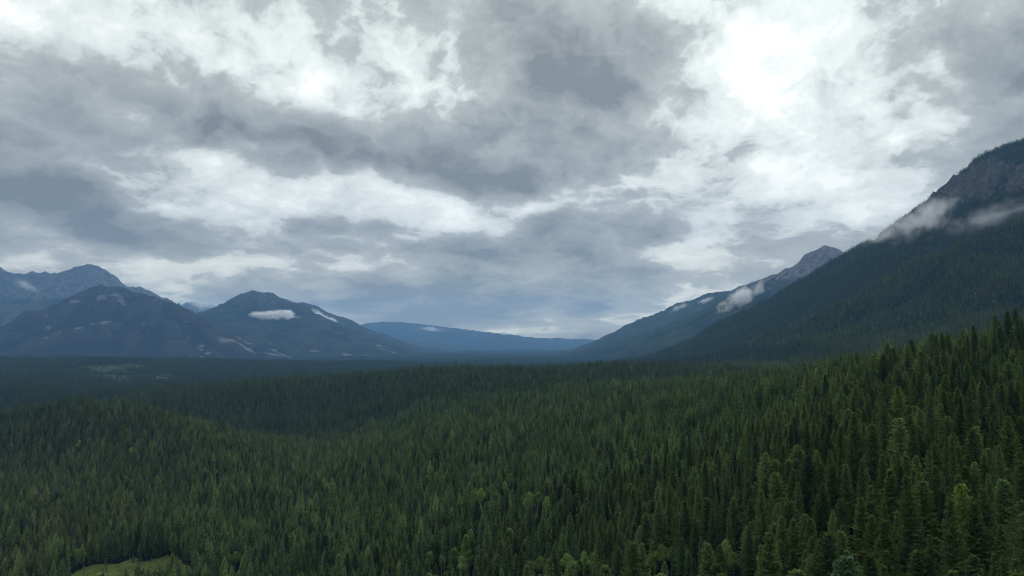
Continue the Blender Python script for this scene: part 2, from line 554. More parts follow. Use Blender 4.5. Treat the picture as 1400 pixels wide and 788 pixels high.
# the steep mountain close by on the valley side, with its wooded front spur
near_m = Mountain([
    ([(1800, 95, 4600), (1600, 88, 4700), (1500, 122, 4800), (1450, 155, 4850), (1400, 186, 4900), (1350, 211, 4950), (1300, 248, 5000),
      (1260, 272, 5050), (1230, 300, 5100), (1205, 321, 5150), (1192, 322, 5170), (1170, 338, 5200), (1130, 362, 5300), (1060, 400, 5500),
      (1000, 434, 5700), (950, 461, 5900), (890, 486, 6100), (840, 494, 6300)], 0.90, 1.6),
    ([(1800, 100, 2950), (1550, 215, 3000), (1400, 290, 3050), (1330, 321, 3120), (1270, 351, 3220), (1200, 388, 3350),
      (1130, 424, 3500), (1060, 455, 3650), (1000, 476, 3800), (940, 492, 4000)], 0.68, 1.5),
], 21, gully=0.15, gfreq=1 / 480.0, base=-20, jag=30.0)


def rock_near(X, Y, Z, sl):
    c0 = at(1378, 252, 4700)
    d = np.hypot((X - c0[0]) / 350, (Z - c0[2]) / 200) + 0.25 * fbm(X / 220, Z / 220, 3, 15)
    return 1.25 * (1 - sstep(d, 0.55, 1.2)) * sstep(Y, 3900, 4100)


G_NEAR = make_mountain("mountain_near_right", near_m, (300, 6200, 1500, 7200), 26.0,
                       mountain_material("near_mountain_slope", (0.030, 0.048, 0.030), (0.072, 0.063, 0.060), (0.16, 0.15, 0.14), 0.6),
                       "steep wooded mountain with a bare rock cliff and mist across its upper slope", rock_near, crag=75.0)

m_peak = mountain_material("grey_peak_slope", (0.030, 0.045, 0.030), (0.15, 0.14, 0.15), (0.22, 0.21, 0.21), 1.0)
spur2 = Mountain([([(1500, 380, 9300), (1250, 362, 9400), (1180, 356, 9500), (1158, 349, 9500), (1145, 337, 9500), (1132, 333, 9530), (1118, 340, 9560), (1100, 350, 9600),
                    (1080, 363, 9650), (1060, 373, 9700), (1030, 386, 9850), (1000, 403, 10000), (950, 428, 10200), (900, 447, 10500),
                    (850, 464, 10900), (790, 480, 11400), (730, 489, 12000)], 0.75, 1.6)], 33, gully=0.16, gfreq=1 / 600., jag=22.0, warp=90)
make_mountain("mountain_rocky_spur", spur2, (-300, 8200, 6800, 13000), 60.0, m_peak,
              "grey rocky peak with a long wooded spur running down to the valley",
              lambda X, Y, Z, sl: sstep(Z - CAM_H, 620, 1150) * 0.95, None)
m_blue = mountain_material("far_spur_slope", (0.032, 0.046, 0.032), (0.14, 0.135, 0.14), (0.22, 0.21, 0.21), 1.6)
spur3 = Mountain([([(1300, 420, 13400), (1100, 385, 13500), (1040, 381, 13600), (1000, 393, 13800), (965, 402, 13900), (930, 414, 14000), (880, 434, 14400),
                    (850, 449, 14700), (820, 463, 15200), (790, 474, 15800), (750, 482, 16600), (700, 487, 17500)], 0.7, 1.6)], 41, gully=0.18, gfreq=1 / 700., jag=26.0, warp=120)
make_mountain("mountain_far_spur", spur3, (-400, 9000, 10500, 19500), 85.0, m_blue,
              "hazy blue spur behind the rocky peak sloping into the valley", lambda X, Y, Z, sl: sstep(Z - CAM_H, 800, 1300) * 0.6)

# across the valley
m_dome = mountain_material("dome_slope", (0.026, 0.027, 0.028), (0.052, 0.050, 0.054), (0.17, 0.162, 0.16), 1.3)
dome = Mountain([([(-160, 520, 8600), (-80, 498, 9000), (0, 466, 9500), (30, 450, 9800), (60, 429, 10200), (90, 410, 10500), (115, 397, 10800), (140, 390, 11000),
                   (165, 393, 11000), (190, 399, 11000), (215, 407, 10900), (250, 419, 10800), (270, 431, 10700), (290, 447, 10500),
                   (320, 470, 10200), (350, 489, 10000)], 0.62, 1.35)], 52, gully=0.17, gfreq=1 / 480., jag=14.0, warp=80)


def scree_dome(X, Y, Z, sl):
    px = X / Y * FOC + CX
    zz = Z
    low = sstep(px, 225, 275) * (1 - sstep(zz, 200, 560)) * (0.42 + 0.75 * fbm(X / 260, Y / 260, 4, 66))
    line = sstep(ridged(X / 800, Y / 800, 4, 77), 0.58, 0.8) * 0.60
    return np.maximum(low, line * sstep(zz, 120, 300))


make_mountain("mountain_dome", dome, (-11000, -2600, 6500, 13500), 50.0, m_dome,
              "dark dome-shaped mountain with pale scree patches low on its flank",
              lambda X, Y, Z, sl: 0.30 * sstep(Z, 300, 900), scree_dome)

m_range = mountain_material("rock_range_slope", (0.050, 0.046, 0.032), (0.105, 0.096, 0.102), (0.24, 0.22, 0.21), 1.5)
rng_m = Mountain([([(-500, 300, 14500), (-250, 335, 15000), (-100, 352, 15500), (0, 365, 16000), (22, 374, 16000), (45, 372, 16000), (62, 371, 16000), (75, 374, 16000), (95, 367, 16000), (107, 363, 16000),
                    (115, 360, 16000), (125, 362, 16000), (135, 368, 16000), (148, 370, 16000), (158, 379, 16000), (168, 386, 16000), (182, 395, 16000), (190, 391, 16000), (197, 397, 16000),
                    (230, 422, 16000), (290, 455, 16000)], 0.70, 1.6)], 63, gully=0.30, gfreq=1 / 520., jag=40.0, warp=110)


def scree_range(X, Y, Z, sl):
    band = np.abs(((Z + 0.03 * X) / 170.0) % 1.0 - 0.5) * 2
    return sstep(band, 0.93, 0.99) * (1 - sstep(Z, 800, 1000)) * 0.7 * sstep(Z, 300, 450)


make_mountain("mountain_rocky_range", rng_m, (-20000, -6000, 11000, 20500), 65.0, m_range,
              "jagged bare grey range with brown lower slopes behind the dome-shaped mountain",
              lambda X, Y, Z, sl: sstep(Z + 260 * fbm(X / 900, Y / 900, 3, 4), 1000, 1350) * 1.1, scree_range)

m_cone = mountain_material("cone_slope", (0.030, 0.038, 0.034), (0.09, 0.085, 0.09), (0.17, 0.155, 0.135), 1.4)
cone = Mountain([([(170, 480, 14800), (230, 455, 14600), (285, 427, 14300), (315, 410, 14100), (335, 400, 14000), (348, 397, 14000), (358, 399, 14000), (370, 400, 14000),
                   (385, 409, 14000), (405, 421, 14000), (440, 441, 14200), (480, 459, 14400), (520, 470, 14700), (580, 480, 15200)], 0.52, 1.4),
                 ([(348, 398, 14000), (330, 440, 12800), (310, 470, 12000), (300, 488, 11500)], 0.5, 1.3)], 74, gully=0.16, gfreq=1 / 620., jag=16.0, warp=120)


def scree_cone(X, Y, Z, sl):
    px = X / Y * FOC + CX
    cut = (1 - sstep(np.abs(px - 338) + 60 * fbm(X / 300, Y / 300, 3, 5), 25, 50)) * (1 - sstep(Z, 90, 190)) * (1 - sstep(Y, 12300, 12700))   # old cutblock
    return np.maximum(cut, sstep(fbm(X / 500, Y / 500, 4, 88), 0.22, 0.42) * (1 - sstep(Z, 150, 420)) * 0.75)


make_mountain("mountain_cone", cone, (-9800, -800, 10500, 18000), 65.0, m_cone,
              "dark cone-shaped mountain with a small white cloud lying across it", lambda X, Y, Z, sl: 0.35 * sstep(Z, 700, 1100), scree_cone)
back = Mountain([([(330, 440, 17000), (395, 418, 17000), (412, 412, 17000), (425, 415, 17000), (450, 428, 17000), (480, 446, 17200), (520, 463, 17500), (570, 474, 18000), (650, 482, 19000)],
                  0.5, 1.4)], 85, gully=0.12, gfreq=1 / 700., jag=18.0, warp=120)
make_mountain("mountain_back_shoulder", back, (-8800, 400, 13500, 21500), 85.0, m_cone,
              "dark blue shoulder rising behind the cone-shaped mountain", lambda X, Y, Z, sl: 0.3 * sstep(Z, 700, 1100))
m_far = mountain_material("far_range_slope", (0.034, 0.045, 0.036), (0.12, 0.12, 0.12), (0.5, 0.5, 0.5), 2.5)
gap = Mountain([([(200, 440, 25000), (240, 420, 25000), (263, 411, 25000), (272, 412, 25000), (283, 416, 25000), (300, 420, 25000), (330, 432, 25000), (370, 455, 25000)], 0.6, 1.5)],
               91, gully=0.2, gfreq=1 / 900., jag=30.0, warp=150)
make_mountain("mountain_in_the_gap", gap, (-15500, -7000, 21500, 28500), 120.0, m_far,
              "small hazy blue peak showing between the dome-shaped and cone-shaped mountains", lambda X, Y, Z, sl: 0.6 * sstep(Z, 900, 1400))
endspur = Mountain([([(440, 455, 22500), (500, 459, 22500), (560, 465, 22800), (620, 471, 23200), (680, 477, 23600), (740, 482, 24000)], 0.5, 1.4),
                    ([(960, 440, 23000), (880, 458, 23000), (830, 467, 23300), (780, 474, 23700), (720, 480, 24200)], 0.5, 1.4)],
                   111, gully=0.2, gfreq=1 / 800., jag=22.0, warp=160)
make_mountain("mountain_valley_end_spurs", endspur, (-8500, 9000, 19500, 27500), 120.0, m_far,
              "low hazy blue spurs stepping into the valley in front of the far range", lambda X, Y, Z, sl: 0.0 * Z)
far = Mountain([([(380, 466, 30000), (440, 452, 30000), (495, 443, 30000), (520, 440, 30000), (545, 440, 30000), (575, 443, 30000), (600, 445, 30000), (640, 451, 30000), (680, 455, 30000),
                  (720, 460, 30000), (760, 462, 30000), (800, 463, 30000), (850, 468, 30000)], 0.5, 1.4),
                ([(560, 441, 30000), (590, 458, 27500), (620, 470, 25500), (640, 478, 24000)], 0.5, 1.3),
                ([(640, 451, 30000), (690, 464, 28000), (730, 474, 26000)], 0.5, 1.3)],
               97, gully=0.2, gfreq=1 / 900., jag=26.0, warp=180)
make_mountain("mountain_range_far", far, (-12500, 7500, 22500, 35500), 150.0, m_far,
              "pale blue far range closing the end of the valley", lambda X, Y, Z, sl: 0.4 * sstep(Z, 900, 1300))

# ------------------------------------------------------------------ tree models
def leaf_material(name, dark, lite, rnd=0.35):
    m, t = new_mat(name)
    tint = t.n('ShaderNodeAttribute', attribute_name='tint', attribute_type='INSTANCER').outputs['Color']
    oi = t.n('ShaderNodeObjectInfo')
    pos = t.n('ShaderNodeTexCoord').outputs['Object']
    n = t.noise(pos, 0.8, 3, 0.6)
    c = t.ramp(n, [(0.35, dark), (0.68, lite)])
    k = t.smooth(oi.outputs['Random'], 0, 1, 1 - rnd, 1 + rnd, 'LINEAR')
    c = t.mix(1.0, c, t.n('ShaderNodeCombineXYZ', ins={0: k, 1: k, 2: k}).outputs[0], 'MULTIPLY')
    c = t.mix(1.0, c, tint, 'MULTIPLY')
    d = t.n('ShaderNodeBsdfDiffuse', ins={0: c})
    tr = t.n('ShaderNodeBsdfTranslucent', ins={0: c})
    mx = t.n('ShaderNodeMixShader', ins={0: 0.22, 1: d.outputs[0], 2: tr.outputs[0]})
    t.n('ShaderNodeOutputMaterial', ins={0: mx.outputs[0]})
    return m


def bark_material(name, a, b):
    m, t = new_mat(name)
    pos = t.n('ShaderNodeTexCoord').outputs['Object']
    n = t.noise(t.vmath('MULTIPLY', pos, (3, 3, 0.7)), 1.5, 4, 0.65)
    c = t.ramp(n, [(0.35, a), (0.65, b)])
    bs = t.n('ShaderNodeBsdfPrincipled', ins={'Base Color': c, 'Roughness': 0.9, 'Specular IOR Level': 0.0})
    t.n('ShaderNodeOutputMaterial', ins={0: bs.outputs[0]})
    return m


M_NEEDLE = leaf_material("needles", (0.078, 0.117, 0.042), (0.168, 0.220, 0.080))
M_BARK = bark_material("bark", (0.05, 0.04, 0.032), (0.13, 0.11, 0.09))
M_LEAF = leaf_material("broad_leaves", (0.122, 0.185, 0.056), (0.210, 0.285, 0.095))
M_BIRCH = bark_material("pale_bark", (0.20, 0.19, 0.17), (0.50, 0.48, 0.44))
M_DEAD = bark_material("dead_wood", (0.12, 0.11, 0.105), (0.24, 0.22, 0.21))
WHITE = (1.0, 1.0, 1.0)


class MB:
    def __init__(self):
        self.v, self.f, self.m = [], [], []

    def tri(self, a, b, c, mi=0):
        k = len(self.v)
        self.v += [tuple(a), tuple(b), tuple(c)]
        self.f.append((k, k + 1, k + 2))
        self.m.append(mi)

    def tube(self, pts, rad, sides=6, mi=0):
        k = len(self.v)
        for p, r in zip(pts, rad):
            for s in range(sides):
                a = 2 * math.pi * s / sides
                self.v.append((p[0] + r * math.cos(a), p[1] + r * math.sin(a), p[2]))
        for i in range(len(pts) - 1):
            for s in range(sides):
                a, b = k + i * sides + s, k + i * sides + (s + 1) % sides
                self.f.append((a, b, b + sides))
                self.f.append((a, b + sides, a + sides))
                self.m += [mi, mi]

    def limb(self, p, q, r0, r1, mi=0):
        """thin three-sided tapered limb between two points"""
        p, q = Vector(p), Vector(q)
        d = (q - p).normalized()
        s = d.orthogonal().normalized()
        u = d.cross(s)
        k = len(self.v)
        for c, r in ((p, r0), (q, r1)):
            for j in range(3):
                a = 2 * math.pi * j / 3
                self.v.append(tuple(c + s * (r * math.cos(a)) + u * (r * math.sin(a))))
        for j in range(3):
            a, b = k + j, k + (j + 1) % 3
            self.f += [(a, b, b + 3), (a, b + 3, a + 3)]
            self.m += [mi, mi]

    def mesh(self, name, mats):
        me = shape_mesh(name, np.array(self.v), np.array(self.f), mats, smooth=False)
        if len(mats) > 1:
            me.polygons.foreach_set('material_index', np.array(self.m, dtype=np.int32))
        return me


def conifer(rng, H, h0, R, lod, style='spruce', crown=None, trunk=None, needles=True):
    """adds needle sprays to CROWN and the stem to TRUNK"""
    leanx, leany = rng.uniform(-.012, .012) * H, rng.uniform(-.012, .012) * H
    tm = 1 if trunk is crown else 0

    def axis(z):
        t = z / H
        return Vector((leanx * t * t, leany * t * t, z))
    r0 = 0.011 * H
    seg = {0: 7, 1: 3, 2: 1}[lod]
    zs = [H * 0.985 * i / seg for i in range(seg + 1)]
    trunk.tube([axis(z) - Vector((0, 0, 0.8 if i == 0 else 0)) for i, z in enumerate(zs)],
               [r0 * (1 - 0.93 * z / H) for z in zs], {0: 7, 1: 4, 2: 3}[lod], tm)
    z = h0
    lob = [(rng.uniform(0, 6.28), rng.uniform(0.75, 1.15)) for _ in range(3)]
    while z < H * 0.985:
        t = (z - h0) / (H - h0)
        if style == 'spruce':
            prof = (1 - t) ** 0.74 * (0.55 + 0.45 * min(1, t / 0.20))
        elif style == 'fir':
            prof = (1 - t) ** 0.56 * (0.55 + 0.45 * min(1, t / 0.30))
        else:
            prof = (1 - t ** 1.8) ** 0.9 * (0.45 + 0.55 * min(1, t / 0.35))
        rad = R * prof * rng.uniform(0.82, 1.1) + 0.12
        nb = {0: 7, 1: 6, 2: 5}[lod]
        if t > 0.8:
            nb -= 1
        a0 = rng.uniform(0, 6.28)
        for b in range(nb):
            a = a0 + 2 * math.pi * (b + rng.uniform(-.3, .3)) / nb
            L = rad * rng.uniform(0.68, 1.18)
            if lod == 0 and rng.random() < 0.07:
                L *= rng.uniform(0.3, 0.6)
            rise = (-0.34 + 0.75 * t) if style == 'spruce' else (-0.20 + 0.75 * t)
            rise += rng.uniform(-.13, .13)
            c = axis(z + rng.uniform(-.15, .15))
            dr = Vector((math.cos(a), math.sin(a), 0))
            sd = Vector((-math.sin(a), math.cos(a), 0))

            def bp(s):
                return c + dr * (L * s) + Vector((0, 0, L * (rise * s + (0.16 * s * s if t < .7 else 0.05 * s * s))))
            if lod == 0:
                if not needles:
                    crown.limb(c, bp(rng.uniform(.5, 1)), 0.035, 0.012, 0)
                    continue
                N = max(3, int(2 + L * 2.6))
                for k in range(N):
                    s = 0.12 + 0.88 * (k + rng.uniform(0, .6)) / N
                    o = bp(s)
                    sl = (0.20 + 0.34 * (1 - s) * L * 0.55 + 0.16) * rng.uniform(.75, 1.25)
                    wd = 0.13 + 0.10 * sl
                    for sg in (-1, 1):
                        fw = rng.uniform(0.45, 0.95)
                        tip = o + (dr * fw + sd * sg) * sl + Vector((0, 0, -sl * rng.uniform(0.15, 0.75)))
                        nn = (dr - sd * sg * 0.3) * wd
                        tw = Vector((0, 0, rng.uniform(-.16, .10)))
                        crown.tri(o - nn + tw, o + nn * 1.2, tip, 0)
                    if rng.random() < 0.45:      # hanging twig below the branch
                        tip = o + Vector((rng.uniform(-.15, .15), rng.uniform(-.15, .15), -rng.uniform(.3, .6)))
                        crown.tri(o - dr * .22, o + dr * .24, tip, 0)
                tip = bp(1.0) + dr * 0.32 + Vector((0, 0, 0.03))
                crown.tri(bp(.8) + sd * .13, bp(.8) - sd * .13, tip, 0)
            else:
                wd = L * (0.40 if lod == 1 else 0.62)
                dp = L * (0.22 if lod == 1 else 0.34)
                p0, p1 = bp(0.0) + Vector((0, 0, .1)), bp(1.0)
                mdl = bp(0.55) + sd * wd * rng.uniform(.7, 1.1) - Vector((0, 0, dp * rng.uniform(.6, 1.4)))
                mdr = bp(0.55) - sd * wd * rng.uniform(.7, 1.1) - Vector((0, 0, dp * rng.uniform(.6, 1.4)))
                crown.tri(p0, mdl, p1, 0)
                crown.tri(p0, p1, mdr, 0)
        if lod == 0:
            z += (0.30 + 0.30 * (1 - t)) * H / 26
        elif lod == 1:
            z += (0.75 + 0.55 * (1 - t)) * H / 26
        else:
            z += (1.7 + 1.5 * (1 - t)) * H / 26
    top = axis(H)
    for k in range(3):
        a = k * 2.1
        q = Vector((math.cos(a), math.sin(a), 0)) * (0.16 if lod == 0 else 0.3)
        if needles:
            crown.tri(top + Vector((0, 0, .25)), top - q - Vector((0, 0, 1.1)), top + q - Vector((0, 0, 1.1)), 0)


def broadleaf(rng, H, R, n, size, crown, trunk):
    tm = 1 if trunk is crown else 0
    lean = Vector((rng.uniform(-.03, .03) * H, rng.uniform(-.03, .03) * H, 0))
    pts = [lean * (i / 5) ** 2 + Vector((rng.uniform(-.1, .1) if i else 0, rng.uniform(-.1, .1) if i else 0, H * .92 * i / 5 - (0.8 if i == 0 else 0))) for i in range(6)]
    trunk.tube(pts, [0.0095 * H * (1 - .85 * i / 5) for i in range(6)], 6, tm)
    cl = []
    for k in range(15):
        t = rng.uniform(0.0, 1.0)
        zz = H * (0.50 + 0.47 * t)
        rr_ = R * (math.sin(math.pi * (0.18 + 0.74 * t))) * rng.uniform(.25, .8)
        a = rng.uniform(0, 6.28)
        c = Vector((math.cos(a) * rr_, math.sin(a) * rr_, zz)) + lean
        cl.append((c, R * rng.uniform(.30, .52)))
        i = min(4, int(zz / H * 5 - 0.9))
        trunk.limb(pts[max(1, i)], c, 0.05, 0.015, tm)
    cl.append((Vector((0, 0, H * .93)) + lean, R * .38))
    for k in range(n):
        c, cr_ = rng.choice(cl)
        d = Vector((rng.gauss(0, 1), rng.gauss(0, 1), rng.gauss(0, 1))).normalized()
        p = c + Vector((d.x, d.y, d.z * 1.15)) * cr_ * rng.uniform(.55, 1.08)
        u = Vector((rng.gauss(0, 1), rng.gauss(0, 1), rng.gauss(0, .6))).normalized()
        v = u.cross(d).normalized() if abs(u.dot(d)) < .98 else u.orthogonal()
        s = size * rng.uniform(.6, 1.3)
        crown.tri(p - u * s, p + u * s * .9 + v * s * .3, p + v * s * 1.2, 0)


R0 = random.Random(4)
# models with separate crown and stem for the trees that stand out singly
NEAR = []
SPEC = [('spruce', 27, 3.5, 4.0), ('spruce', 31, 5.0, 4.6), ('spruce', 23, 2.2, 4.0), ('fir', 28, 4.5, 4.5), ('fir', 25, 5.5, 4.7),
        ('pine', 27, 9.5, 3.9), ('spruce', 30, 6.5, 3.2)]
for k, (st, H, h0, R) in enumerate(SPEC):
    c, tk = MB(), MB()
    conifer(R0, H, h0, R, 0, st, c, tk)
    NEAR.append((st, H, c.mesh("crown", [M_NEEDLE]), tk.mesh("trunk", [M_BARK])))
SNAG = []
for k in range(2):
    c, tk = MB(), MB()
    conifer(R0, 24 + 2 * k, 6, 1.7, 0, 'spruce', c, tk, needles=False)
    SNAG.append((c.mesh("branches", [M_DEAD]), tk.mesh("trunk", [M_DEAD])))
BROAD = []
for k, (H, R) in enumerate([(20, 4.2), (17, 4.0), (22, 4.4), (14, 5.2)]):
    c, tk = MB(), MB()
    broadleaf(R0, H, R, 3600, 0.32, c, tk)
    BROAD.append((c.mesh("crown", [M_LEAF]), tk.mesh("trunk", [M_BIRCH])))

# whole-tree models for the forest mass, three levels of detail
protos = bpy.data.collections.new("forest_models")
PI = {}


def proto(key, mb, mats):
    nm = "model_%02d" % len(PI)
    protos.objects.link(bpy.data.objects.new(nm, mb.mesh(nm, mats)))
    PI[key] = len(PI)


for k, (st, H, h0, R) in enumerate(SPEC):
    mb = MB()
    conifer(R0, H, h0, R, 0, st, mb, mb)
    proto((0, k), mb, [M_NEEDLE, M_BARK])
for k, (st, H, h0, R) in enumerate(SPEC):
    mb = MB()
    conifer(R0, H, h0 * .8, R * 1.05, 1, st, mb, mb)
    proto((1, k), mb, [M_NEEDLE, M_BARK])
for k, (st, H, h0, R) in enumerate(SPEC):
    mb = MB()
    conifer(R0, H, h0 * .5, R * 1.12, 2, st, mb, mb)
    proto((2, k), mb, [M_NEEDLE, M_BARK])
mb = MB()
broadleaf(R0, 17, 3.3, 500, 0.62, mb, mb)
proto('broad', mb, [M_LEAF, M_BIRCH])

# ------------------------------------------------------------------ where the trees stand
rs = np.random.RandomState(12)


def jitter_grid(x0, x1, y0, y1, c):
    X, Y = np.meshgrid(np.arange(x0, x1, c), np.arange(y0, y1, c), indexing='ij')
    X = X + (rs.rand(*X.shape) - .5) * c * 0.95
    Y = Y + (rs.rand(*Y.shape) - .5) * c * 0.95
    return X.ravel(), Y.ravel()


A_LO, A_HI = math.radians(-40), math.radians(40)
MEADOW = at(172, 786, 718)              # centre of the clearing at the hill's foot
sets = []


def region(c, r0, r1, a0=A_LO, a1=A_HI):
    x, y = jitter_grid(-r1 * 0.72, r1 * 0.72, 20, r1, c)
    r, a = np.hypot(x, y), np.arctan2(x, y)
    k = (r >= r0) & (r < r1) & (a > a0) & (a < a1)
    return x[k], y[k]


def meadow_d(x, y):
    e = fbm(x / 25, y / 25, 3, 19) * 0.35
    return np.hypot((x - MEADOW[0]) / 62, (y - MEADOW[1]) / 44) + e


for c, r0, r1 in ((7.4, 110, 330), (6.9, 330, 900), (7.2, 900, 1700), (8.0, 1700, 2900)):
    x, y = region(c, r0, r1)
    md_ = meadow_d(x, y)
    k = (md_ > 1.0) | (rs.rand(len(x)) < 0.28)
    sets.append((x[k], y[k], ground_z(x[k], y[k])))
# valley floor to the left
x, y = region(10.0, 2900, 7200, A_LO, math.radians(9))


def pasture(x, y):
    pxx = x / y * FOC + CX
    return fbm(x / 330, y / 330, 5, 29) + 0.30 - ((pxx - 180) / 58) ** 2 * 0.45 - ((y - 4500) / 750) ** 2 * 0.4


k = ~((pasture(x, y) > 0) & (rs.rand(len(x)) > 0.14))
sets.append((x[k], y[k], ground_z(x[k], y[k])))
# wooded mountain close by
mx_, my_ = jitter_grid(400, 4700, 1500, 6600, 9.0)
ma = np.arctan2(mx_, my_)
k = (ma > math.radians(4)) & (ma < A_HI) & (np.hypot(mx_, my_) > 1400)
mx_, my_ = mx_[k], my_[k]
mz_ = bilin(G_NEAR, 'Z', mx_, my_)
mg = ground_z(mx_, my_)
rk = bilin(G_NEAR, 'rock', mx_, my_) + fbm(mx_ / 60, my_ / 60, 3, 31) * 0.5
k = ((mz_ > mg + 1) | (np.hypot(mx_, my_) > 2900)) & (rs.rand(len(mx_)) > sstep(rk, 0.30, 0.60) * 0.98)
sets.append((mx_[k], my_[k], np.maximum(mz_, mg)[k]))

TX = np.concatenate([s[0] for s in sets])
TY = np.concatenate([s[1] for s in sets])
TZ = np.concatenate([s[2] for s in sets])
TR = np.hypot(TX, TY)
TA = np.arctan2(TX, TY)
# the slope meets the mountain: lift trees of the near sets that the mountain's foot would bury
inb = (TX > 310) & (TX < 6000) & (TY > 1510)
TZ[inb] = np.maximum(TZ[inb], bilin(G_NEAR, 'Z', TX[inb], TY[inb]))
N = len(TX)
stand = fbm(TX / 170, TY / 170, 4, 51)                 # stands of different age and kind
SC = 0.84 + 0.24 * stand + rs.normal(0, .19, N)
SC *= 1 + 0.14 * (1 - sstep(TR, 250, 500))
SC = np.clip(SC, 0.42, 1.35)
WID = np.clip(rs.normal(1.08, .17, N), .72, 1.55)
young = rs.rand(N) < 0.12
SC[young] *= rs.uniform(.45, .8, young.sum())
bog = meadow_d(TX, TY) < 1.0
SC[bog] = rs.uniform(.12, .38, bog.sum())          # stunted spruces in the bog
alt = sstep(TZ - CAM_H, 500, 1300)
SC *= 1 - 0.08 * alt
TOP = 27 * SC
# what other ground and trees hide completely is left out (with a margin for a step to the side)
el_top = (TZ + TOP - CAM_H) / TR
el_occ = (TZ + 0.35 * TOP - CAM_H) / TR
b = ((TA - A_LO) / math.radians(0.25)).astype(int)
order = np.lexsort((TR, b))
vis = np.zeros(N, bool)
bo = b[order]
for bi in np.unique(bo):
    i0, i1 = np.searchsorted(bo, [bi, bi + 1])
    idx = order[i0:i1]
    cm = np.maximum.accumulate(el_occ[idx])
    cm = np.concatenate([[-9], cm[:-1]])
    vis[idx] = el_top[idx] > cm - 0.004
keep = np.where(vis)[0]
TX, TY, TZ, TR, TA, SC, stand, TOP, WID = (q[keep] for q in (TX, TY, TZ, TR, TA, SC, stand, TOP, WID))
N = len(TX)

# kind and tint of each tree
kind_n = rs.rand(N) + 0.35 * fbm(TX / 120, TY / 120, 3, 61)
KIND = np.clip((kind_n * 6.6).astype(int), 0, 6)
ROT = rs.rand(N) * 6.2832
hue = fbm(TX / 90, TY / 90, 3, 71) * 0.5 + rs.normal(0, .35, N)
TINT = np.ones((N, 3))
TINT[:, 0] = 0.95 + 0.24 * hue
TINT[:, 1] = 1.00 + 0.14 * hue
TINT[:, 2] = 1.00 - 0.08 * hue
TINT *= rs.lognormal(0, 0.22, N)[:, None]
yel = rs.rand(N) < 0.05
TINT[yel] *= np.array([1.30, 1.32, 0.9])
gry = rs.rand(N) < 0.05
TINT[gry] *= np.array([1.22, 1.05, 1.12])
ridge_dark = sstep(TR + 260 * fbm(TX / 400, TY / 400, 3, 81), 1600, 1900)     # trees tinted darker from the ridge outward
TINT *= (1 - 0.30 * ridge_dark)[:, None]
olive = sstep(-TX + 200 * fbm(TX / 300, TY / 300, 3, 83), 150, 700) * (1 - ridge_dark)   # drier pines on the knoll
TINT *= 1 + olive[:, None] * np.array([0.05, -0.08, -0.10])
TINT *= 1 - sstep(TR, 2700, 3000)[:, None] * (TX < 1200)[:, None] * np.array([0.38, 0.32, 0.20])   # thicker haze put into the tint of the valley-floor trees: darker, bluer
onm = (TX > 700) & (TR > 2000) & (TZ > 30)
spur = 1 - sstep(TY + 200 * fbm(TX / 300, TY / 300, 3, 87), 3500, 4000)
TINT *= np.where(onm, 0.85 + 0.45 * spur, 1.0)[:, None]       # lighter tint on the front spur, darker behind it
TINT *= 1 + (1 - sstep(TR, 500, 1100))[:, None] * sstep(TX, 0, 250)[:, None] * np.array([0.16, 0.12, 0.0])   # lighter firs on the near slope
TINT = np.clip(TINT, .25, 1.6)

# singles: the 300 conifers of which the picture shows most
f = FOC
ok = np.where((TR < 900))[0]
ok = ok[np.argsort(TR[ok])]
SCL = 1400 / 700.0
W_, H_ = 700, 394
buf = np.zeros((H_, W_), bool)
seen = np.zeros(len(ok))
cp, sp_ = math.cos(PITCH), math.sin(PITCH)


def proj(x, y, z):
    zz = z - CAM_H
    d = y * cp + zz * sp_
    return (CX + FOC * x / d) / SCL, (CY - FOC * (zz * cp - y * sp_) / d) / SCL, d


for q, i in enumerate(ok):
    x0, yt, d = proj(TX[i], TY[i], TZ[i] + TOP[i])
    _, yb, _ = proj(TX[i], TY[i], TZ[i] + TOP[i] * .2)
    hw = 3.8 * SC[i] * FOC / d / SCL
    r0_, r1_ = int(max(0, yt)), int(min(H_, yb))
    for rw in range(r0_, r1_):
        ww = hw * (rw - yt) / max(1, yb - yt)
        c0_, c1_ = int(max(0, x0 - ww)), int(min(W_, x0 + ww + 1))
        if c1_ > c0_:
            seg = buf[rw, c0_:c1_]
            seen[q] += (~seg).sum()
            seg[:] = True
by_size = ok[np.argsort(-seen)]
mass = np.ones(N, bool)

# pale broadleaf trees and grey snags picked out by eye: (px, py of the top, distance, model, scale)
BROAD_AT = [(658, 668, 560, 0, 1.0), (676, 664, 575, 2, 1.0), (690, 660, 590, 1, 1.0), (697, 648, 600, 0, .95),
            (722, 674, 545, 2, 1.0), (735, 673, 548, 0, 1.05), (747, 680, 540, 1, 1.0),
            (588, 768, 452, 3, .9), (604, 772, 446, 1, .8), (622, 764, 458, 3, 1.0), (641, 766, 452, 0, .85), (632, 776, 440, 3, 1.0),
            (775, 772, 352, 3, .8), (798, 768, 350, 1, .8), (812, 772, 346, 3, .9), (785, 780, 340, 3, .8), (738, 776, 385, 3, .8),
            (905, 748, 300, 3, .8), (918, 764, 285, 1, .7), (893, 772, 300, 3, .7), (1002, 770, 232, 3, .6), (992, 742, 262, 1, .7),
            (105, 752, 690, 1, 1.0), (322, 768, 612, 3, 1.0), (380, 704, 800, 1, 1.0), (342, 618, 1180, 0, .9), (107, 602, 1370, 2, 1.0),
            (280, 640, 1050, 0, .9), (295, 642, 1040, 1, .9), (172, 652, 1080, 3, 1.1), (180, 612, 1300, 0, .9), (410, 618, 1180, 1, .9),
            (280, 672, 900, 1, 1.0), (445, 655, 930, 2, 1.0), (420, 700, 780, 3, 1.0), (665, 590, 1010, 1, .9), (1010, 620, 480, 1, .8),
            ]
